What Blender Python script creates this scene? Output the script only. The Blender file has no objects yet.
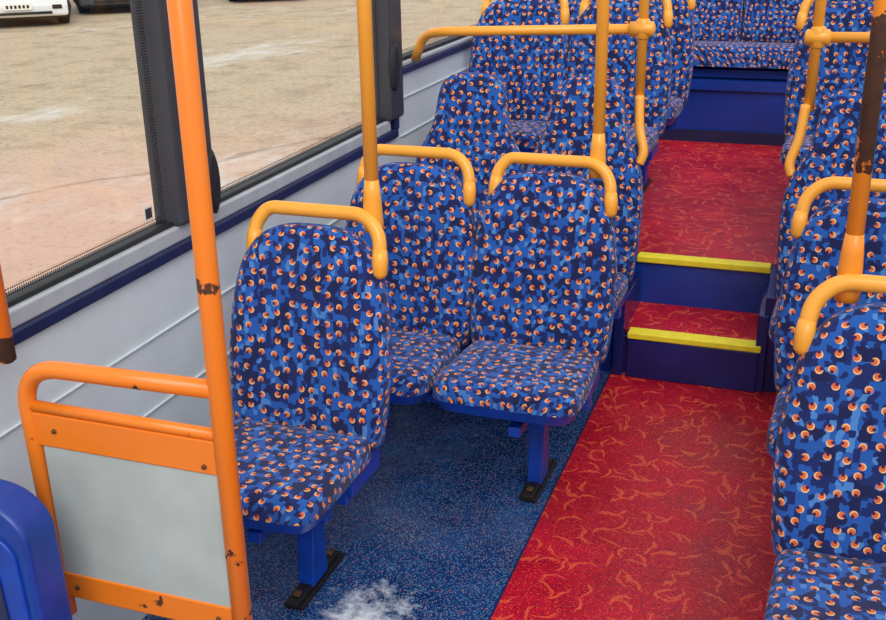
import bpy, math, random
from mathutils import Vector, Matrix
random.seed(7)
SC=bpy.context.scene
COL=bpy.context.collection
SC.view_settings.view_transform='Standard'

# ---------------------------------------------------------------- helpers
def lin(c):
    out=[]
    for v in c:
        v=v/255.0
        out.append(v/12.92 if v<=0.04045 else ((v+0.055)/1.055)**2.4)
    return (out[0],out[1],out[2],1.0)

class NT:
    def __init__(s,name):
        s.m=bpy.data.materials.new(name); s.m.use_nodes=True
        s.t=s.m.node_tree; s.t.nodes.clear()
        s.out=s.t.nodes.new('ShaderNodeOutputMaterial')
    def n(s,typ,ins=None,**kw):
        nd=s.t.nodes.new(typ)
        for k,v in kw.items(): setattr(nd,k,v)
        if ins:
            for k,v in ins.items(): s.set(nd.inputs[k],v)
        return nd
    def set(s,inp,v):
        if isinstance(v,bpy.types.NodeSocket): s.t.links.new(v,inp)
        else: inp.default_value=v
    def math(s,op,a,b=0.0,c=None,clamp=False):
        nd=s.t.nodes.new('ShaderNodeMath'); nd.operation=op; nd.use_clamp=clamp
        s.set(nd.inputs[0],a); s.set(nd.inputs[1],b)
        if c is not None: s.set(nd.inputs[2],c)
        return nd.outputs[0]
    def vm(s,op,a,b=(0,0,0)):
        nd=s.t.nodes.new('ShaderNodeVectorMath'); nd.operation=op
        s.set(nd.inputs[0],a)
        if op=='SCALE': s.set(nd.inputs['Scale'],b)
        elif op!='LENGTH': s.set(nd.inputs[1],b)
        return nd.outputs['Value'] if op=='LENGTH' else nd.outputs['Vector']
    def mix(s,f,a,b):
        nd=s.t.nodes.new('ShaderNodeMix'); nd.data_type='RGBA'
        s.set(nd.inputs[0],f); s.set(nd.inputs[6],a); s.set(nd.inputs[7],b)
        return nd.outputs[2]
    def noise(s,vec,scale,detail=3,rough=.5):
        nd=s.n('ShaderNodeTexNoise',{'Scale':scale,'Detail':detail,'Roughness':rough})
        if vec is not None: s.set(nd.inputs['Vector'],vec)
        return nd.outputs['Fac']
    def pos(s): return s.n('ShaderNodeNewGeometry').outputs['Position']
    def bsdf(s,color,rough=.5,metal=0.0,bump=None,bstr=.2,bdist=.002,sheen=0,coat=0,spec=None):
        b=s.n('ShaderNodeBsdfPrincipled')
        s.set(b.inputs['Base Color'],color); s.set(b.inputs['Roughness'],rough); s.set(b.inputs['Metallic'],metal)
        if sheen: b.inputs['Sheen Weight'].default_value=sheen
        if coat: b.inputs['Coat Weight'].default_value=coat; b.inputs['Coat Roughness'].default_value=.15
        if spec is not None: b.inputs['Specular IOR Level'].default_value=spec
        if bump is not None:
            bp=s.n('ShaderNodeBump',{'Strength':bstr,'Distance':bdist,'Height':bump})
            s.t.links.new(bp.outputs[0],b.inputs['Normal'])
        s.t.links.new(b.outputs[0],s.out.inputs[0])
        return s.m

def simple(name,rgb,rough=.5,metal=0,var=.12,scale=14,coat=0,spec=None):
    t=NT(name); p=t.pos(); c=lin(rgb)
    n=t.noise(p,scale,4)
    dark=tuple(v*(1-var*1.6) for v in c[:3])+(1,); lite=tuple(min(1,v*(1+var)) for v in c[:3])+(1,)
    f=t.math('MULTIPLY_ADD',n,2.0,-.5,clamp=True)
    return t.bsdf(t.mix(f,dark,lite),rough,metal,bump=t.noise(p,scale*12,2),bstr=.06,coat=coat,spec=spec)

def fabric(name):
    t=NT(name)
    uv=t.n('ShaderNodeUVMap').outputs[0]
    p=t.vm('SCALE',uv,28.0)
    v=t.n('ShaderNodeTexVoronoi',{'Vector':p,'Scale':1.0,'Randomness':.5},voronoi_dimensions='2D')
    rel=t.vm('SUBTRACT',p,v.outputs['Position'])
    sx=t.n('ShaderNodeSeparateColor',{'Color':v.outputs['Color']})
    ang=t.math('MULTIPLY',sx.outputs[0],6.283)
    rot=t.n('ShaderNodeVectorRotate',{'Vector':rel,'Angle':ang},rotation_type='Z_AXIS').outputs[0]
    def disc(cx,cy,r):
        return t.math('LESS_THAN',t.vm('LENGTH',t.vm('SUBTRACT',rot,(cx,cy,0))),r)
    # blocky blue ground
    ps=t.vm('MULTIPLY',t.vm('ADD',p,(3.3,7.1,0)),(1.0,.8,1))
    v2=t.n('ShaderNodeTexVoronoi',{'Vector':ps,'Scale':2.9,'Randomness':.7},voronoi_dimensions='2D',distance='CHEBYCHEV')
    s2=t.n('ShaderNodeSeparateColor',{'Color':v2.outputs['Color']})
    v3=t.n('ShaderNodeTexVoronoi',{'Vector':ps,'Scale':1.7,'Randomness':.9},voronoi_dimensions='2D',distance='CHEBYCHEV')
    s3=t.n('ShaderNodeSeparateColor',{'Color':v3.outputs['Color']})
    a=t.math('LESS_THAN',s2.outputs[0],.46)
    b=t.math('GREATER_THAN',s2.outputs[1],.91)
    c3=t.math('LESS_THAN',s3.outputs[0],.20)
    base=t.mix(a,lin((26,88,176)),lin((10,32,100)))
    base=t.mix(b,base,lin((74,134,206)))
    base=t.mix(c3,base,lin((7,17,74)))
    d0=disc(0,0,.225)
    col=t.mix(d0,base,lin((252,196,132)))
    col=t.mix(t.math('MULTIPLY',d0,disc(.06,.02,.19)),col,lin((230,108,50)))
    col=t.mix(disc(.145,-.06,.105),col,lin((60,22,70)))
    wv=t.noise(uv,900,1)
    big=t.noise(uv,6,4,.6)
    col=t.mix(t.math('MULTIPLY',wv,.08),col,(.2,.25,.42,1))
    col=t.mix(t.math('MULTIPLY_ADD',big,.9,-.38,clamp=True),col,t.mix(.5,col,(.01,.02,.07,1)))
    return t.bsdf(col,.8,0,bump=t.math('ADD',wv,big),bstr=.4,bdist=.004,sheen=.12,spec=.2)

def redfloor(name):
    t=NT(name); p0=t.pos()
    p=t.vm('MULTIPLY',p0,(1,1,0))
    wob=t.noise(p,30,2)
    warp=t.n('ShaderNodeTexNoise',{'Vector':p,'Scale':26.0,'Detail':1.0}).outputs['Color']
    pw=t.vm('ADD',p,t.vm('SCALE',t.vm('SUBTRACT',warp,(.5,.5,.5)),.035))
    masks=None
    for sc,off in ((10.2,(0,0,0)),(9.8,(4.13,9.37,0)),(9.3,(11.7,2.9,0))):
        q=t.vm('ADD',t.vm('SCALE',pw,sc),off)
        v=t.n('ShaderNodeTexVoronoi',{'Vector':q,'Scale':1.0,'Randomness':.8},voronoi_dimensions='2D')
        rel=t.vm('SUBTRACT',q,v.outputs['Position'])
        sp=t.n('ShaderNodeSeparateColor',{'Color':v.outputs['Color']})
        rot=t.n('ShaderNodeVectorRotate',{'Vector':rel,'Angle':t.math('MULTIPLY',sp.outputs[0],6.283)},rotation_type='Z_AXIS').outputs[0]
        xyz=t.n('ShaderNodeSeparateXYZ',{0:rot})
        x,y=xyz.outputs[0],xyz.outputs[1]
        cv=t.math('MULTIPLY',t.math('MULTIPLY',x,x),t.math('MULTIPLY_ADD',sp.outputs[2],1.6,.4))
        dy=t.math('ABSOLUTE',t.math('SUBTRACT',y,t.math('SUBTRACT',cv,.10)))
        taper=t.math('SUBTRACT',1.0,t.math('POWER',t.math('DIVIDE',t.math('ABSOLUTE',x),.37,clamp=True),4.0))
        keep=t.math('LESS_THAN',sp.outputs[1],.82)
        wid=t.math('MULTIPLY',t.math('MULTIPLY_ADD',wob,.06,.022),taper)
        m=t.math('MULTIPLY',t.math('LESS_THAN',dy,wid),keep)
        masks=m if masks is None else t.math('MAXIMUM',masks,m)
    grain=t.noise(p,330,2,.8)
    g=t.math('GREATER_THAN',grain,.48)
    masks=t.math('MULTIPLY',masks,g)
    v=t.n('ShaderNodeTexVoronoi',{'Vector':p,'Scale':190.0,'Randomness':1.0},voronoi_dimensions='2D')
    sp=t.n('ShaderNodeSeparateColor',{'Color':v.outputs['Color']})
    near=t.math('LESS_THAN',v.outputs['Distance'],.36)
    dot=t.math('MULTIPLY',near,t.math('GREATER_THAN',sp.outputs[0],.72))
    dot2=t.math('MULTIPLY',near,t.math('LESS_THAN',sp.outputs[0],.14))
    dirt=t.noise(p,4.5,6,.65)
    red=t.mix(t.math('MULTIPLY_ADD',dirt,3,-1.1,clamp=True),lin((170,8,32)),lin((208,20,48)))
    col=t.mix(dot,red,lin((90,8,50)))
    col=t.mix(dot2,col,lin((226,84,60)))
    col=t.mix(masks,col,lin((234,96,60)))
    rg=t.math('MULTIPLY_ADD',dirt,.5,.16)
    return t.bsdf(col,rg,0,bump=grain,bstr=.12,bdist=.001,spec=.32)

def bluefloor(name):
    t=NT(name); p=t.vm('MULTIPLY',t.pos(),(1,1,0))
    v=t.n('ShaderNodeTexVoronoi',{'Vector':p,'Scale':230.0,'Randomness':1.0},voronoi_dimensions='2D')
    sp=t.n('ShaderNodeSeparateColor',{'Color':v.outputs['Color']})
    near=t.math('LESS_THAN',v.outputs['Distance'],.40)
    d1=t.math('MULTIPLY',near,t.math('GREATER_THAN',sp.outputs[0],.70))
    d2=t.math('MULTIPLY',near,t.math('LESS_THAN',sp.outputs[0],.07))
    dirt=t.noise(p,5,6,.65)
    col=t.mix(t.math('MULTIPLY_ADD',dirt,3,-1.0,clamp=True),lin((16,38,88)),lin((32,68,126)))
    col=t.mix(d1,col,lin((92,132,170)))
    col=t.mix(d2,col,lin((180,124,108)))
    # wet patch near the front pedestal, whitish window glare painted into its colour
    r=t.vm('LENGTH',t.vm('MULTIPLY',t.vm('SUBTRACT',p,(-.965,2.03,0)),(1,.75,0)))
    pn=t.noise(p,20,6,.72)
    wet_glare=t.math('ADD',t.math('SUBTRACT',.95,t.math('MULTIPLY',r,7.5)),t.math('MULTIPLY_ADD',pn,3.4,-1.7),clamp=True)
    glare=t.math('MULTIPLY',wet_glare,t.math('MULTIPLY_ADD',t.noise(p,45,3,.6),2.2,-.2,clamp=True))
    col=t.mix(glare,col,lin((226,232,240)))
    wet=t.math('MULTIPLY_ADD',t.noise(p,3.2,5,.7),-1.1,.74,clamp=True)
    wet=t.math('MULTIPLY',wet,t.math('SUBTRACT',1.0,t.math('MULTIPLY',wet_glare,.8)))
    return t.bsdf(col,wet,0,bump=dirt,bstr=.1,bdist=.003,spec=.5)

def paint(name,rgb,bands=(),thr=.70,rough=.32):
    t=NT(name); p=t.pos()
    n=t.noise(p,22,6,.62)
    lim=t.math('ADD',n,0.0)
    if bands:
        z=t.n('ShaderNodeSeparateXYZ',{0:p}).outputs[2]
        for zc,h,amt in bands:
            d=t.math('ABSOLUTE',t.math('SUBTRACT',z,zc))
            f=t.math('SUBTRACT',1.0,t.math('DIVIDE',d,h),clamp=True)
            f=t.math('POWER',f,.35)
            lim=t.math('ADD',lim,t.math('MULTIPLY',f,amt))
    chip=t.math('GREATER_THAN',lim,thr)
    edge=t.math('GREATER_THAN',lim,thr-.015)
    c=lin(rgb)
    sm=t.noise(p,6,3)
    base=t.mix(t.math('MULTIPLY',sm,.4),c,(c[0]*.8,c[1]*.7,c[2]*.6,1))
    col=t.mix(edge,base,lin((190,90,30)))
    col=t.mix(chip,col,t.mix(t.noise(p,60,3),lin((92,54,34)),lin((44,32,28))))
    r=t.math('MULTIPLY_ADD',chip,.4,rough)
    return t.bsdf(col,r,0,bump=t.math('MULTIPLY',chip,-1.0),bstr=.5,bdist=.001)

M={}
M['fab']=fabric('moquette_fabric')
M['red']=redfloor('red_vinyl_floor')
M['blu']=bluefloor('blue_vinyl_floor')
M['amber']=paint('amber_powdercoat',(250,172,60),thr=.75,rough=.28)
M['orange']=paint('orange_powdercoat',(244,132,34),bands=((1.12,.022,.2),(.475,.03,.13),(.93,.02,.06),(1.5,.02,.12),(.62,.02,.12)),thr=.715,rough=.28)
M['worn']=paint('worn_orange_powdercoat',(248,150,40),bands=((1.35,.16,.46),(1.08,.02,.1)),thr=.74)
M['railend']=paint('rusty_orange_powdercoat',(244,126,28),bands=((.925,.03,.4),),thr=.70)
M['plas']=simple('blue_plastic',(14,58,150),.36,var=.18)
M['plasd']=simple('dark_blue_gloss_panel',(18,34,104),.18,var=.25,scale=5)
M['riser2']=simple('blue_riser_panel',(16,58,152),.25,var=.18,scale=4)
M['steel']=simple('blue_painted_steel',(16,66,174),.3,var=.2)
M['rub']=simple('black_rubber',(26,22,22),.5)
M['wall']=simple('pale_grey_wall_panel',(210,220,224),.32,var=.05,scale=5)
M['ledge']=simple('grey_sill_plastic',(176,182,190),.4,var=.08)
M['navy']=simple('navy_trim',(26,38,80),.35,var=.15)
M['pill']=simple('charcoal_pillar',(56,58,66),.45,var=.12)
M['blk']=simple('black_seal',(28,29,34),.5)
M['yel']=simple('yellow_nosing',(255,230,50),.5,var=.08,scale=30)
M['panel']=simple('scuffed_grey_panel',(180,190,186),.28,var=.10,scale=8)
M['steelg']=simple('bolt_steel',(110,80,50),.5,.5)
M['ceil']=simple('offwhite_lining',(205,208,212),.5,var=.05)

# glass
t=NT('window_glass'); tr=t.n('ShaderNodeBsdfTransparent',{0:(.97,.985,.98,1)}); gl=t.n('ShaderNodeBsdfGlossy',{'Roughness':.03,'Color':(1,1,1,1)})
mx=t.n('ShaderNodeMixShader',{0:.04}); t.t.links.new(tr.outputs[0],mx.inputs[1]); t.t.links.new(gl.outputs[0],mx.inputs[2]); t.t.links.new(mx.outputs[0],t.out.inputs[0]); M['glass']=t.m
# dotted frit
t=NT('dotted_frit'); p=t.pos(); s=t.vm('SCALE',p,150.0)
xyz=t.n('ShaderNodeSeparateXYZ',{0:s})
fy=t.math('SUBTRACT',t.math('FRACT',xyz.outputs[1]),.5); fz=t.math('SUBTRACT',t.math('FRACT',xyz.outputs[2]),.5)
d=t.math('SQRT',t.math('ADD',t.math('MULTIPLY',fy,fy),t.math('MULTIPLY',fz,fz)))
mk=t.math('LESS_THAN',d,.34)
df=t.n('ShaderNodeBsdfDiffuse',{0:(.02,.02,.025,1)}); tr=t.n('ShaderNodeBsdfTransparent')
mx=t.n('ShaderNodeMixShader',{0:mk}); t.t.links.new(tr.outputs[0],mx.inputs[1]); t.t.links.new(df.outputs[0],mx.inputs[2]); t.t.links.new(mx.outputs[0],t.out.inputs[0]); M['frit']=t.m
# yard ground
t=NT('yard_concrete'); p=t.vm('MULTIPLY',t.pos(),(1,1,0))
big=t.noise(p,.35,5,.6); mid=t.noise(p,1.7,6,.7); fine=t.noise(p,14,5,.75)
dist=t.vm('LENGTH',p)
far=t.math('MULTIPLY_ADD',t.math('ADD',dist,t.math('MULTIPLY',big,6.0)),.25,-2.9,clamp=True)
col=t.mix(far,lin((206,168,148)),lin((186,168,138)))
stain=t.math('MULTIPLY_ADD',mid,6,-2.9,clamp=True)
col=t.mix(t.math('MULTIPLY',stain,t.math('MULTIPLY_ADD',far,.65,.2)),col,lin((150,134,108)))
col=t.mix(t.math('MULTIPLY_ADD',big,5,-2.6,clamp=True),col,lin((182,150,130)))
fa=t.math('MULTIPLY_ADD',far,.6,.4)
col=t.mix(t.math('MULTIPLY',t.math('MULTIPLY_ADD',fine,5,-2.5,clamp=True),fa),col,lin((146,114,92)))
col=t.mix(t.math('MULTIPLY',t.math('MULTIPLY_ADD',t.noise(p,7,6,.85),7,-4.1,clamp=True),fa),col,lin((116,92,72)))
col=t.mix(t.math('MULTIPLY',t.math('MULTIPLY_ADD',t.noise(p,34,3,.85),5,-2.9,clamp=True),fa),col,lin((240,222,202)))
wetn=t.math('MULTIPLY_ADD',t.noise(t.vm('MULTIPLY',p,(1.0,.45,1)),.5,5,.7),8,-4.4,clamp=True)
col=t.mix(t.math('MULTIPLY',wetn,.5),col,lin((222,220,214)))
pr=t.n('ShaderNodeVectorRotate',{'Vector':t.vm('ADD',p,t.vm('SCALE',t.n('ShaderNodeTexNoise',{'Vector':p,'Scale':.9}).outputs['Color'],.7)),'Angle':.5},rotation_type='Z_AXIS').outputs[0]
x3=t.n('ShaderNodeSeparateXYZ',{0:pr})
j1=t.math('LESS_THAN',t.math('ABSOLUTE',t.math('SUBTRACT',t.math('FRACT',t.math('DIVIDE',x3.outputs[0],5.6)),.5)),.008)
jj=t.math('MULTIPLY',j1,t.math('MULTIPLY_ADD',mid,3,-1.0,clamp=True))
col=t.mix(t.math('MULTIPLY',jj,.7),col,lin((110,86,70)))
M['yard']=t.bsdf(col,t.math('MULTIPLY_ADD',wetn,-.5,.8),0,bump=fine,bstr=.4,bdist=.02)
M['cwhite']=simple('white_car_paint',(235,238,242),.2,coat=.5,var=.02)
M['cgrey']=simple('grey_car_paint',(70,76,84),.2,coat=.5,var=.02)
M['cglass']=simple('dark_car_glass',(25,30,36),.08,var=.02)
M['tyre']=simple('tyre_rubber',(20,20,21),.8)
M['lamp']=simple('headlamp_lens',(210,215,225),.08,var=.02)
M['plate']=simple('number_plate',(235,235,225),.4,var=.02)

class MB:
    def __init__(s): s.v=[];s.f=[];s.m=[];s.uv=[]
    def add(s,v,f,mat=0,uv=None):
        o=len(s.v); s.v+= [Vector(a) for a in v]
        for face in f:
            s.f.append([i+o for i in face]); s.m.append(mat)
            s.uv.append([uv[i] for i in face] if uv else [(v[i][0]+v[i][1]*.7,v[i][2]) for i in face])
    def box(s,x0,x1,y0,y1,z0,z1,mat=0):
        v=[(x0,y0,z0),(x1,y0,z0),(x1,y1,z0),(x0,y1,z0),(x0,y0,z1),(x1,y0,z1),(x1,y1,z1),(x0,y1,z1)]
        s.add(v,[(0,3,2,1),(4,5,6,7),(0,1,5,4),(1,2,6,5),(2,3,7,6),(3,0,4,7)],mat)
    def build(s,name,mats,parent=None,origin=(0,0,0),smooth=False,bevel=0,seg=2):
        o=Vector(origin); me=bpy.data.meshes.new(name)
        me.from_pydata([v-o for v in s.v],[],s.f); 
        for m in mats: me.materials.append(M[m])
        ul=me.uv_layers.new(name='UVMap'); k=0
        for i,p in enumerate(me.polygons):
            p.material_index=s.m[i]; p.use_smooth=smooth
            for j,li in enumerate(p.loop_indices): ul.data[li].uv=s.uv[i][j]
        me.update()
        ob=bpy.data.objects.new(name,me); COL.objects.link(ob)
        if parent: ob.parent=parent
        else: ob.location=o
        if bevel:
            b=ob.modifiers.new('bevel','BEVEL'); b.width=bevel; b.segments=seg; b.limit_method='ANGLE'; b.angle_limit=math.radians(40)
        return ob

def catmull(pts,n=8,closed=False):
    P=[Vector(p) for p in pts]; out=[]; L=len(P)
    rng=range(L) if closed else range(L-1)
    for i in rng:
        p1,p2=P[i],P[(i+1)%L]
        p0=P[i-1] if (closed or i>0) else p1*2-p2
        p3=P[(i+2)%L] if (closed or i+2<L) else p2*2-p1
        for k in range(n):
            t=k/n
            out.append(.5*((2*p1)+(p2-p0)*t+(2*p0-5*p1+4*p2-p3)*t*t+(3*p1-p0-3*p2+p3)*t**3))
    if not closed: out.append(P[-1])
    return out
def fillet(pts,r,n=8):
    P=[Vector(p) for p in pts]; out=[P[0]]
    for i in range(1,len(P)-1):
        a=(P[i-1]-P[i]); b=(P[i+1]-P[i]); d=min(r,a.length*.49,b.length*.49)
        A=P[i]+a.normalized()*d; B=P[i]+b.normalized()*d
        for k in range(n+1):
            t=k/n; out.append(A*(1-t)**2+P[i]*2*t*(1-t)+B*t*t)
    out.append(P[-1]); return out
def tube(mb,path,r,mat=0,seg=16,cap=True):
    P=[Vector(p) for p in path]; 
    rr=r if isinstance(r,(list,tuple)) else [r]*len(P)
    T=[]
    for i in range(len(P)):
        a=P[max(i-1,0)]; b=P[min(i+1,len(P)-1)]; T.append((b-a).normalized())
    up=Vector((0,0,1)) if abs(T[0].z)<.9 else Vector((1,0,0))
    N=(up-T[0]*up.dot(T[0])).normalized(); V=[];F=[];UV=[]
    for i,p in enumerate(P):
        N=(N-T[i]*N.dot(T[i])).normalized(); B=T[i].cross(N)
        for k in range(seg):
            a=2*math.pi*k/seg; V.append(p+(N*math.cos(a)+B*math.sin(a))*rr[i])
    for i in range(len(P)-1):
        for k in range(seg):
            k2=(k+1)%seg; F.append((i*seg+k,i*seg+k2,(i+1)*seg+k2,(i+1)*seg+k))
    if cap:
        for i,sg in ((0,-1),(len(P)-1,1)):
            c=len(V); V.append(P[i]+T[i]*sg*rr[i]*.25)
            for k in range(seg):
                k2=(k+1)%seg
                F.append((c,i*seg+k2,i*seg+k) if sg<0 else (c,i*seg+k,i*seg+k2))
    mb.add(V,F,mat)

RS=[.25,.5,.68,.8,.88,.93,.96,.98,.993,1.0]
def pad(mb,org,tv,nv,outline,cen,T,uvo,mat=0,dish=0.0):
    """upholstered pad: outline in (x,s), bulging along nv"""
    org=Vector(org);X=Vector((1,0,0));N=len(outline); V=[];UV=[];F=[]
    def put(x,s,n,ux,us): V.append(org+X*x+tv*s+nv*n); UV.append((ux+uvo[0],us+uvo[1]))
    put(cen[0],cen[1],0,cen[0],cen[1])
    for r in RS+['w']:
        rim=(r=='w'); q=1.0 if rim else r
        for (x,s) in outline:
            xx=cen[0]+(x-cen[0])*q; ss=cen[1]+(s-cen[1])*q
            n=-T*.55*(1-math.sqrt(max(0,1-q**11)))
            if rim: n=-T
            n+=dish*(min(1,abs(xx)/.2)**2)*(1-q**6)
            d=Vector((x-cen[0],s-cen[1])).normalized(); e=max(0,-n)
            put(xx,ss,n,xx+d.x*e,ss+d.y*e)
    for k in range(N):
        k2=(k+1)%N
        F.append((0,1+k,1+k2))
        for j in range(len(RS)):
            a=1+j*N;b=1+(j+1)*N
            F.append((a+k,b+k,b+k2,a+k2))
    mb.add(V,F,mat,UV)
def prism(mb,org,tv,nv,outline,cen,n0,n1,s0=1.0,s1=1.0,mat=0):
    org=Vector(org);X=Vector((1,0,0));N=len(outline);V=[];F=[]
    for n,sc in ((n0,s0),((n0+n1)/2,(s0+s1)/2+.0),(n1,s1)):
        for (x,s) in outline: V.append(org+X*(cen[0]+(x-cen[0])*sc)+tv*(cen[1]+(s-cen[1])*sc)+nv*n)
    c0=len(V);V.append(org+X*cen[0]+tv*cen[1]+nv*n0);c1=len(V);V.append(org+X*cen[0]+tv*cen[1]+nv*n1)
    for k in range(N):
        k2=(k+1)%N
        F+= [(k,k2,N+k2,N+k),(N+k,N+k2,2*N+k2,2*N+k),(c0,k2,k),(c1,2*N+k,2*N+k2)]
    mb.add(V,F,mat)

def sym(half):
    pts=[(x,s,0) for x,s in half]; pts+=[(-x,s,0) for x,s in reversed(half) if x>1e-6]
    return [(p.x,p.y) for p in catmull(pts,6,True)]
BACK_N=sym([(0,0),(.12,0),(.180,.0),(.206,.02),(.218,.12),(.222,.23),(.215,.33),(.199,.42),(.172,.485),(.130,.530),(.07,.552),(0,.556)])
BACK_H=sym([(0,0),(.12,0),(.180,.0),(.203,.02),(.212,.12),(.218,.25),(.212,.36),(.189,.44),(.155,.505),(.138,.56),(.130,.62),(.115,.675),(.08,.708),(.04,.716),(0,.718)])
CUSH=sym([(0,-.01),(.10,-.01),(.17,-.01),(.196,.01),(.202,.10),(.207,.22),(.208,.30),(.200,.350),(.175,.378),(.10,.385),(0,.386)])
REC=math.radians(10.5)
TB=Vector((0,math.sin(REC),math.cos(REC))); NB=Vector((0,-math.cos(REC),math.sin(REC)))
TIL=math.radians(3.5)
TC=Vector((0,-math.cos(TIL),math.sin(TIL))); NC=Vector((0,math.sin(TIL),math.cos(TIL)))

def seat(x,y0,fz=0.0,high=False,leg=True,handle=True,wall=None,beam=None,name='bus_seat',ai=1):
    e=bpy.data.objects.new(name,None); COL.objects.link(e); e.location=(x,y0,fz); O=(x,y0,fz)
    uvo=(random.uniform(0,5),random.uniform(0,5))
    ol=BACK_H if high else BACK_N; H=.718 if high else .556
    ob=(x,y0,fz+.405); cen=(0,H*.5)
    mb=MB(); pad(mb,ob,TB,NB,ol,cen,.052,uvo,0,dish=.014); mb.build('backrest_cushion',['fab'],e,O,smooth=True)
    mb=MB(); prism(mb,ob,TB,NB,ol,cen,-.050,-.074,1.015,.95); mb.build('back_shell',['plas'],e,O,smooth=False,bevel=.004)
    oc=(x,y0+.01,fz+.452); cc=(0,.19)
    mb=MB(); pad(mb,oc,TC,NC,CUSH,cc,.062,(uvo[0]+1,uvo[1]+2),0); mb.build('seat_cushion',['fab'],e,O,smooth=True)
    mb=MB(); prism(mb,oc,TC,NC,CUSH,cc,-.060,-.098,1.0,.90)
    mb.build('seat_pan',['steel'],e,O,bevel=.004)
    mb=MB()
    for sx in (-1,1):
        mb.box(x+sx*.175-.012,x+sx*.175+.012,y0-.10,y0+.075,fz+.33,fz+.40)
    w0=x-.17; w1=x+.17
    if wall is not None:
        if wall<x: w0=wall
        else: w1=wall
    if beam: w0,w1=min(w0,beam[0]),max(w1,beam[1])
    mb.box(w0,w1,y0-.10,y0-.055,fz+.305,fz+.345); mb.box(w0,w1 if not beam else x+.15,y0-.22,y0-.185,fz+.325,fz+.355)
    mb.build('seat_frame',['steel'],e,O,bevel=.004)
    if leg:
        mb=MB(); px=x+.025*ai; py=y0-.03
        v=[];
        for z,wx,wy in ((fz+.02,.022,.045),(fz+.2,.024,.030),(fz+.31,.032,.034)):
            v+=[(px-wx,py-wy,z),(px+wx,py-wy,z),(px+wx,py+wy,z),(px-wx,py+wy,z)]
        f=[(0,1,5,4),(1,2,6,5),(2,3,7,6),(3,0,4,7),(4,5,9,8),(5,6,10,9),(6,7,11,10),(7,4,8,11),(8,9,10,11),(3,2,1,0)]
        mb.add(v,f,0)
        mb.box(px-.028,px+.028,py-.12,py+.14,fz+.001,fz+.014,1)
        mb.box(px-.018,px+.018,py-.13,py+.12,fz+.014,fz+.028,1)
        mb.box(px-.018,px+.018,py-.28,py+.05,fz+.300,fz+.330,0)
        for yy in (-.095,.100):
            mb.box(px-.010,px+.010,py+yy-.010,py+yy+.010,fz+.028,fz+.036,2)
        mb.build('pedestal_leg',['steel','rub','steelg'],e,O,bevel=.003)
    if handle:
        mb=MB()
        def B(xx,s,n): return Vector(ob)+Vector((xx*ai,0,0))+TB*s+NB*n
        if not high:
            pts=[B(-.160,.510,-.035),B(-.158,.55,-.04),B(-.130,.592,-.050),B(.135,.592,-.050),B(.182,.55,-.04),B(.190,.480,-.030)]
            tube(mb,fillet(pts,.09,10),.0176)
            tube(mb,[B(-.163,.465,-.034),B(-.162,.475,-.034),B(-.160,.51,-.036),B(-.159,.535,-.037)],[.010,.019,.0205,.0176])
            tube(mb,[B(.192,.44,-.028),B(.191,.45,-.028),B(.190,.485,-.030),B(.188,.51,-.032)],[.010,.019,.0205,.0176])
        else:
            pts=[B(.196,.425,-.045),B(.206,.47,-.05),B(.185,.55,-.06),B(.175,.66,-.07)]
            tube(mb,catmull(pts,8),.0165)
        mb.build('grab_handle',['amber'],e,O,smooth=True)
    return e

# ---------------------------------------------------------------- seats
WL,WR=-1.5,.92
seat(-1.175,2.17,wall=WL)
seat(-1.170,2.86,leg=False,wall=WL)
seat(-.740,2.86,beam=(-1.0,-.55))
seat(-1.22,3.60,high=True,handle=None,leg=False,wall=WL)
seat(-.788,3.60,high=True,beam=(-1.0,-.6))
for yy in (4.42,5.16):
    seat(-1.255,yy,.36,leg=False,wall=WL); seat(-.825,yy,.36,beam=(-1.0,-.65))
seat(.203,1.99,ai=-1); seat(.645,1.99,leg=False,wall=WR,ai=-1)
seat(.162,2.80,ai=-1); seat(.607,2.80,leg=False,wall=WR,ai=-1)
seat(.120,3.56,high=True,ai=-1); seat(.565,3.56,high=True,handle=None,leg=False,wall=WR,ai=-1)
for yy in (4.42,5.16):
    seat(.075,yy,.36,ai=-1); seat(.52,yy,.36,leg=False,wall=WR,ai=-1)

# rear bench
e=bpy.data.objects.new('rear_bench_seat',None);COL.objects.link(e);e.location=(-.3,6.5,.71)
ol=lambda w,h:sym([(0,0),(w*.6,0),(w*.96,0),(w,.02),(w,h*.5),(w,h-.04),(w*.97,h-.005),(w*.6,h),(0,h)])
mb=MB(); pad(mb,(-.29,6.78,.875),TC,NC,ol(1.12,.44),(0,.22),.12,(0,9)); mb.build('bench_cushion',['fab'],e,(-.3,6.5,.71),smooth=True)
for i,xx in enumerate((-1.19,-.74,-.29,.16,.61)):
    mb=MB(); pad(mb,(xx,6.78,.86),TB,NB,ol(.222,.66),(0,.33),.07,(i*.45,12)); mb.build('bench_back_%d'%i,['fab'],e,(-.3,6.5,.71),smooth=True)
mb=MB(); mb.box(-1.42,.84,6.40,6.90,.711,.76); mb.build('bench_base',['plas'],e,(-.3,6.5,.71),bevel=.004)

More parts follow.
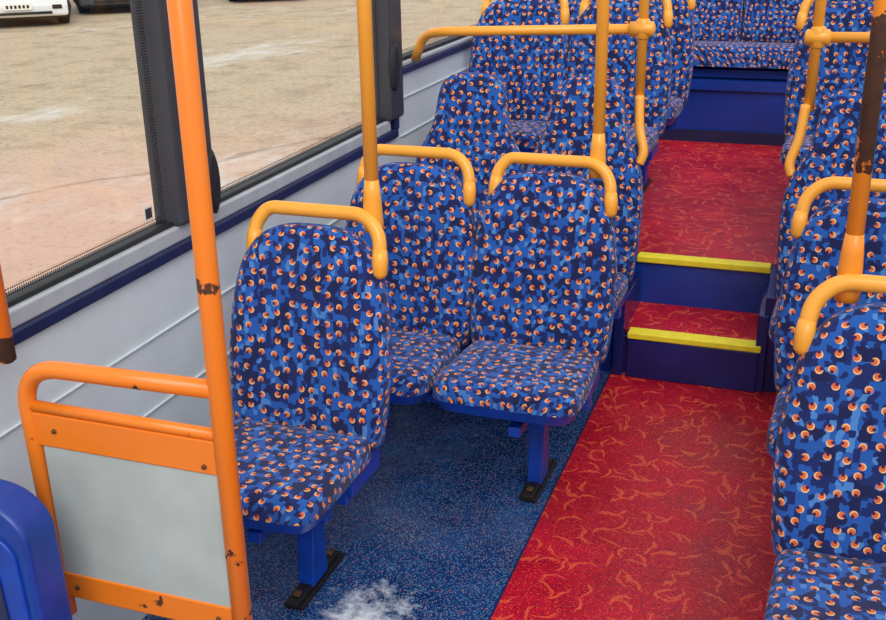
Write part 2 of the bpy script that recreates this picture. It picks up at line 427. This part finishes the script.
# ---------------------------------------------------------------- poles
def pole(name,pts,mat,r=.0175,fil=.06,sockets=()):
    mb=MB(); tube(mb,fillet(pts,fil),r)
    for (p,dz) in sockets:
        p=Vector(p); tube(mb,[p,p+Vector((0,0,.02)),p+Vector((0,0,dz*.7)),p+Vector((0,0,dz))],[.024,.026,.022,.0176])
    return mb.build(name,[mat],None,pts[0],smooth=True)
TOP=2.25
pole('grab_pole',[(-1.028,2.355,.945),(-1.028,2.355,TOP)],'amber',sockets=(((-1.028,2.355,.93),.13),))
pole('grab_pole',[(-.606,3.045,.945),(-.606,3.045,TOP)],'amber',sockets=(((-.606,3.045,.93),.13),))
pole('grab_pole',[(.085,2.175,.945),(.085,2.175,TOP)],'worn',sockets=(((.085,2.175,.93),.14),))
mb=MB(); tube(mb,fillet([(-1.482,3.86,1.135),(-1.44,3.84,1.225),(-1.36,3.80,1.245),(-.615,3.80,1.27)],.05),.0175)
tube(mb,[(-.615,3.80,1.02),(-.615,3.80,TOP)],.0175)
tube(mb,[(-.655,3.80,1.269),(-.66,3.80,1.269),(-.58,3.80,1.27),(-.575,3.80,1.27)],[.018,.026,.026,.018])
tube(mb,[(-.615,3.80,1.235),(-.615,3.80,1.24),(-.615,3.80,1.30),(-.615,3.80,1.305)],[.018,.024,.024,.018])
mb.build('cross_handrail',['amber'],None,(-1.49,3.86,1.13),smooth=True)
mb=MB(); tube(mb,fillet([(.90,3.84,1.17),(.84,3.80,1.27),(-.04,3.76,1.26)],.06),.0175)
tube(mb,[(-.045,3.76,1.02),(-.035,3.76,TOP)],.0175)
tube(mb,[(-.08,3.76,1.259),(-.075,3.76,1.259),(-.005,3.76,1.26),(-.0,3.76,1.26)],[.018,.026,.026,.018])
tube(mb,[(-.04,3.76,1.225),(-.04,3.76,1.23),(-.04,3.76,1.29),(-.04,3.76,1.295)],[.018,.024,.024,.018])
mb.build('cross_handrail',['amber'],None,(.91,3.84,1.15),smooth=True)
mb=MB(); tube(mb,[(-1.40,1.46,.90),(-1.40,1.46,.905),(-1.40,1.46,TOP)],[.012,.018,.018]); tube(mb,[(-1.40,1.46,.93),(-1.485,1.46,.93)],.011)
mb.build('wall_grab_pole',['railend'],None,(-1.4,1.46,.9),smooth=True)

# ---------------------------------------------------------------- modesty screen
e=bpy.data.objects.new('modesty_screen',None);COL.objects.link(e);O=(-.905,1.4,0);e.location=O
mb=MB(); tube(mb,[(-.905,1.40,.001),(-.905,1.40,TOP)],.0185,0,20); tube(mb,[(-.905,1.4,.0),(-.905,1.4,.012)],.04,0,20)
tube(mb,fillet([(-.915,1.40,.938),(-1.315,1.40,.930),(-1.300,1.40,.40)],.09,10),.0165,0,20)
mb.build('frame_tubes',['orange'],e,O,smooth=True)
mb=MB(); mb.box(-1.30,-.918,1.392,1.408,.775,.842); mb.box(-1.30,-.918,1.392,1.408,.445,.50)
mb.build('frame_flats',['orange'],e,O,bevel=.003)
mb=MB()
for xx,zz in ((-1.255,.81),(-.945,.79),(-1.26,.472),(-.95,.472)):
    tube(mb,[(xx,1.393,zz),(xx,1.388,zz)],[.0055,.004],0,10)
mb.build('bolts',['steelg'],e,O)
mb=MB(); tube(mb,[(-1.315,1.40,.852),(-.915,1.40,.852)],.011); mb.build('mid_rail',['orange'],e,O,smooth=True)
mb=MB(); mb.box(-1.288,-.918,1.395,1.405,.49,.785); mb.build('infill_panel',['panel'],e,O,bevel=.001)
# blue moulded housing in the corner
e=bpy.data.objects.new('blue_side_housing',None);COL.objects.link(e);O=(-1.36,1.25,0);e.location=O
def board(pts,y0,y1,mat,name,bev):
    out=[(p.x,p.y) for p in pts]
    mb=MB(); N=len(out); V=[(x,y0,z) for x,z in out]+[(x,y1,z) for x,z in out]
    mb.add(V,[tuple(range(N)),tuple(range(2*N-1,N-1,-1))]+[(k,k+N,(k+1)%N+N,(k+1)%N) for k in range(N)],0)
    mb.build(name,[mat],e,O,bevel=bev,seg=3)
board(fillet([(-1.495,0.001,0),(-1.185,0.001,0),(-1.200,.71,0),(-1.255,.755,0),(-1.495,.768,0)],.05,6),1.22,1.30,'plas','housing_shell',.010)
board(fillet([(-1.46,0.20,0),(-1.205,0.20,0),(-1.225,.67,0),(-1.268,.70,0),(-1.46,.71,0)],.03,6),1.214,1.222,'steel','raised_face',.003)
board(fillet([(-1.43,0.22,0),(-1.245,0.22,0),(-1.265,.63,0),(-1.29,.66,0),(-1.43,.66,0)],.03,6),1.210,1.215,'navy','inset_face',.002)

# ---------------------------------------------------------------- room shell
def slab(name,boxes,mats,bevel=0):
    mb=MB()
    for b in boxes: mb.box(*b)
    o=(boxes[0][0],boxes[0][2],boxes[0][4]); return mb.build(name,mats,None,o,bevel=bevel)
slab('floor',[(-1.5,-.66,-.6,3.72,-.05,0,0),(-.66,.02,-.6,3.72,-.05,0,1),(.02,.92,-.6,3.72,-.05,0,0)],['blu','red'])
slab('trim_1',[(-.663,-.657,-.6,3.72,0,.001,0)],['navy'])
slab('floor_upper',[(-1.5,-.66,3.72,6.27,.0,.36,0),(.0-.12,.92,3.72,6.27,.0,.36,0),(-.66,-.12,4.105,6.27,.34,.36,1),(-1.05,.30,4.107,6.26,.360,.363,1)],['plasd','red'])
slab('floor_rear_platform',[(-1.5,.92,6.29,7.1,.36,.705,0),(-1.2,.6,6.27,6.289,.66,.712,0),(-1.2,.6,6.262,6.289,.362,.43,1)],['riser2','navy'])
# steps
mb=MB()
for b in [(-.655,-.125,3.725,4.08,0,.155,1),(-.62,-.135,3.755,4.06,.155,.172,0),
          (-.60,-.12,3.690,3.755,.158,.182,2),(-.60,-.125,3.695,3.725,.0,.157,1),
          (-.655,-.125,4.06,4.10,.155,.34,3),(-.635,-.125,4.045,4.104,.342,.368,2),
          (-.655,-.615,3.70,4.05,.001,.30,1),(-.14,-.10,3.70,4.08,.001,.30,1)]: mb.box(*b)
mb.build('aisle_steps',['red','plasd','yel','riser2'],None,(-.4,3.9,0),bevel=.004)
# walls
slab('wall_left',[(-1.56,-1.5,-.6,3.66,-.05,.875,0),(-1.56,-1.5,3.66,7.1,0,1.10,0)],['wall'])
slab('trim_2',[(-1.5,-1.494,-.6,3.60,z,z+.006,0) for z in (.30,.52,.70)]+[(-1.5,-1.494,3.72,7.1,z,z+.006,0) for z in (.62,.86,1.0)],['wall'],.002)
slab('trim_3',[(-1.56,-1.485,-.6,3.68,.872,.905,0),(-1.56,-1.485,3.68,7.1,1.09,1.118,0),(-1.56,-1.485,3.655,3.69,.90,1.10,0)],['navy'],.006)
slab('trim_4',[(-1.56,-1.492,-.6,3.62,.905,.945,0),(-1.56,-1.492,3.69,7.1,1.118,1.135,0)],['ledge'],.005)
slab('trim_5',[(-1.545,-1.505,-.6,2.2,.945,.958,0),(-1.545,-1.505,2.38,3.6,.945,.958,0),(-1.545,-1.505,3.72,7.1,1.135,1.15,0)],['blk'],.003)
slab('wall_pillar_left',[(-1.56,-1.475,2.195,2.37,.945,TOP,0),(-1.56,-1.475,3.59,3.72,.945,TOP,0),(-1.56,-1.475,5.3,5.45,1.13,TOP,0),(-1.56,-1.475,-.6,-.4,.945,TOP,0)],['pill'],.012)
slab('wall_header_left',[(-1.56,-1.48,-.6,7.1,2.0,2.25,0)],['ceil'],.01)
def ovalpad(name,x,y,z):
    mb=MB(); N=24; V=[];F=[]
    for xx,sc in ((0,1),(.012,1),(.018,.8)):
        for k in range(N):
            a=2*math.pi*k/N; V.append((x+xx,y+.028*sc*math.cos(a),z+.085*sc*math.sin(a)))
    for j in range(2):
        for k in range(N): F.append((j*N+k,j*N+(k+1)%N,(j+1)*N+(k+1)%N,(j+1)*N+k))
    F.append(tuple(range(2*N,3*N))); mb.add(V,F); mb.build(name,['blk'],None,(x,y,z),smooth=False)
ovalpad('pillar_buffer',-1.474,2.335,1.03); ovalpad('pillar_buffer',-1.474,3.61,1.14)
def window(name,x,y0,y1,z0,z1,side=1):
    e=bpy.data.objects.new(name,None);COL.objects.link(e);O=(x,(y0+y1)/2,z0);e.location=O
    mb=MB(); mb.add([(x,y0,z0),(x,y1,z0),(x,y1,z1),(x,y0,z1)],[(0,1,2,3)]); mb.build('pane',['glass'],e,O)
    g=x+.004*side
    mb=MB()
    for a,b,c,d in ((y0,y1,z0,z0+.032),(y0,y0+.03,z0+.032,z1),(y1-.03,y1,z0+.032,z1)):
        mb.add([(g,a,c),(g,b,c),(g,b,d),(g,a,d)],[(0,1,2,3)])
    mb.build('frit_border',['frit'],e,O); return e
window('window_1',-1.525,-.4,2.2,.95,2.0); window('window_2',-1.525,2.36,3.6,.95,2.0); window('window_3',-1.525,3.72,5.3,1.14,2.0); window('window_4',-1.525,5.45,7.1,1.14,2.0)
slab('window_label',[(-1.5235,-1.5225,2.115,2.14,.985,1.01,0),(-1.5240,-1.5236,2.11,2.145,.98,1.015,1)],['pill','plate'])
slab('wall_right',[(.92,.98,-.6,3.66,-.05,.875,0),(.92,.98,3.66,7.1,0,1.10,0),(.92,.98,-.6,7.1,2.0,2.25,0)],['wall'])
slab('wall_pillar_right',[(.90,.98,y,y+.15,.87,2.0,0) for y in (-.6,2.2,3.6,5.3,6.95)],['pill'],.01)
slab('trim_6',[(.905,.98,-.6,3.66,.875,.91,0),(.905,.98,3.66,7.1,1.10,1.14,0)],['navy'],.005)
for i,(a,b,z) in enumerate(((-.45,2.2,.91),(2.35,3.6,.91),(3.75,5.3,1.14),(5.45,6.95,1.14))): window('window_%d'%(5+i),.95,a,b,z,2.0,-1)
slab('wall_rear',[(-1.56,.98,7.1,7.16,.0,2.25,0)],['ceil'])

# ---------------------------------------------------------------- outside
mb=MB(); S=70; mb.add([(-S,-S,-.5),(S,-S,-.5),(S,S,-.5),(-S,S,-.5)],[(0,1,2,3)]); mb.build('yard_ground',['yard'])
def car(name,x,y,ang,paintm,van=False):
    e=bpy.data.objects.new(name,None);COL.objects.link(e);e.location=(x,y,-.5);e.rotation_euler=(0,0,ang)
    h=1.95 if van else 1.45; L=4.6 if van else 4.2; w=.92
    prof=[(0.02,.20),(-.02,.40),(.0,.62),(.10,.78),(.95,.98),(1.55 if not van else 1.3,h-.08),(2.0,h),(L-.7,h-.03),(L-.15,1.0),(L,.8),(L,.35),(L-.1,.26)]
    mb=MB(); N=len(prof); V=[]
    for sx in (-1,1):
        for (yy,z) in prof:
            k=w-(max(0,z-.95)*.28)
            V.append((sx*k,yy,z))
    F=[tuple(range(N-1,-1,-1)),tuple(range(N,2*N))]+[(k,(k+1)%N,(k+1)%N+N,k+N) for k in range(N)]
    mb.add(V,F,0); mb.build('body',[paintm],e,bevel=.06,seg=3)
    mb=MB(); mb.box(-.62,.62,-.035,.05,.25,.30,0); mb.box(-.40,.40,-.03,.05,.60,.68,0); mb.box(-.88,.88,.1,L-.2,.16,.24,0)
    for sx in (-1,1): mb.box(sx*.72-.09,sx*.72+.09,-.03,.05,.34,.42,0)
    mb.build('grille',['tyre'],e,bevel=.01)
    mb=MB(); mb.box(-.26,.26,-.055,-.03,.35,.46,0); 
    for i in range(6): mb.box(-.21+i*.075,-.165+i*.075,-.058,-.055,.375,.435,1)
    mb.build('number_plate',['plate','tyre'],e)
    mb=MB(); mb.box(-.86,-.55,-.02,.16,.62,.74); mb.box(.55,.86,-.02,.16,.62,.74); mb.build('headlamps',['lamp'],e,bevel=.03)
    y1=1.55 if not van else 1.3
    mb=MB(); mb.add([(-.74,1.0,1.03),(.74,1.0,1.03),(.66,y1-.03,h-.10),(-.66,y1-.03,h-.10)],[(0,1,2,3)]); 
    for v in mb.v: v.y-=.03; v.z+=.02
    for sx in (-1,1):
        mb.add([(sx*(w+.003),1.35,1.0),(sx*(w+.003),L-.6,1.0),(sx*(w-.10),L-.9,h-.14),(sx*(w-.10),y1+.1,h-.14)],[(0,1,2,3)])
    mb.build('windows',['cglass'],e)
    mb=MB()
    for yy in (.75,L-.8):
        for sx in (-1,1):
            tube(mb,[(sx*.72,yy,.32),(sx*.73,yy,.32),(sx*.92,yy,.32),(sx*.93,yy,.32)],[.30,.32,.32,.30],0,24)
            tube(mb,[(sx*.925,yy,.32),(sx*.94,yy,.32)],[.20,.19],1,20)
    mb.build('wheels',['tyre','ceil'],e,smooth=False)
car('parked_car',-14.8,17.3,.69,'cwhite'); car('parked_van',-14.4,20.15,.69,'cgrey',True); car('parked_car',-12.5,23.2,.60,'cwhite')

# ---------------------------------------------------------------- light
w=bpy.data.worlds.new('overcast_sky'); SC.world=w; w.use_nodes=True; nt=w.node_tree
bg=nt.nodes['Background']; bg.inputs[0].default_value=(.97,.985,1.0,1); bg.inputs[1].default_value=1.0
sd=bpy.data.lights.new('sun','SUN'); sd.energy=1.9; sd.angle=math.radians(40); sd.color=(1,.975,.93)
so=bpy.data.objects.new('sun',sd); COL.objects.link(so); so.rotation_euler=(math.radians(38),math.radians(26),0)

# ---------------------------------------------------------------- camera
yaw,pit,roll=[math.radians(a) for a in (19.79,21.05,-1.04)]; f=1067.7
cy,sy,cp,sp=math.cos(yaw),math.sin(yaw),math.cos(pit),math.sin(pit)
F=Vector((-sy*cp,cy*cp,-sp)); R0=Vector((cy,sy,0)); U0=R0.cross(F)
R=R0*math.cos(roll)+U0*math.sin(roll); U=-R0*math.sin(roll)+U0*math.cos(roll)
cd=bpy.data.cameras.new('camera'); cd.sensor_width=36; cd.lens=f/886*36; cd.clip_start=.02
co=bpy.data.objects.new('camera',cd); COL.objects.link(co)
m=Matrix((R,U,-F)).transposed().to_4x4(); m.translation=Vector((0,0,1.7)); co.matrix_world=m
SC.camera=co
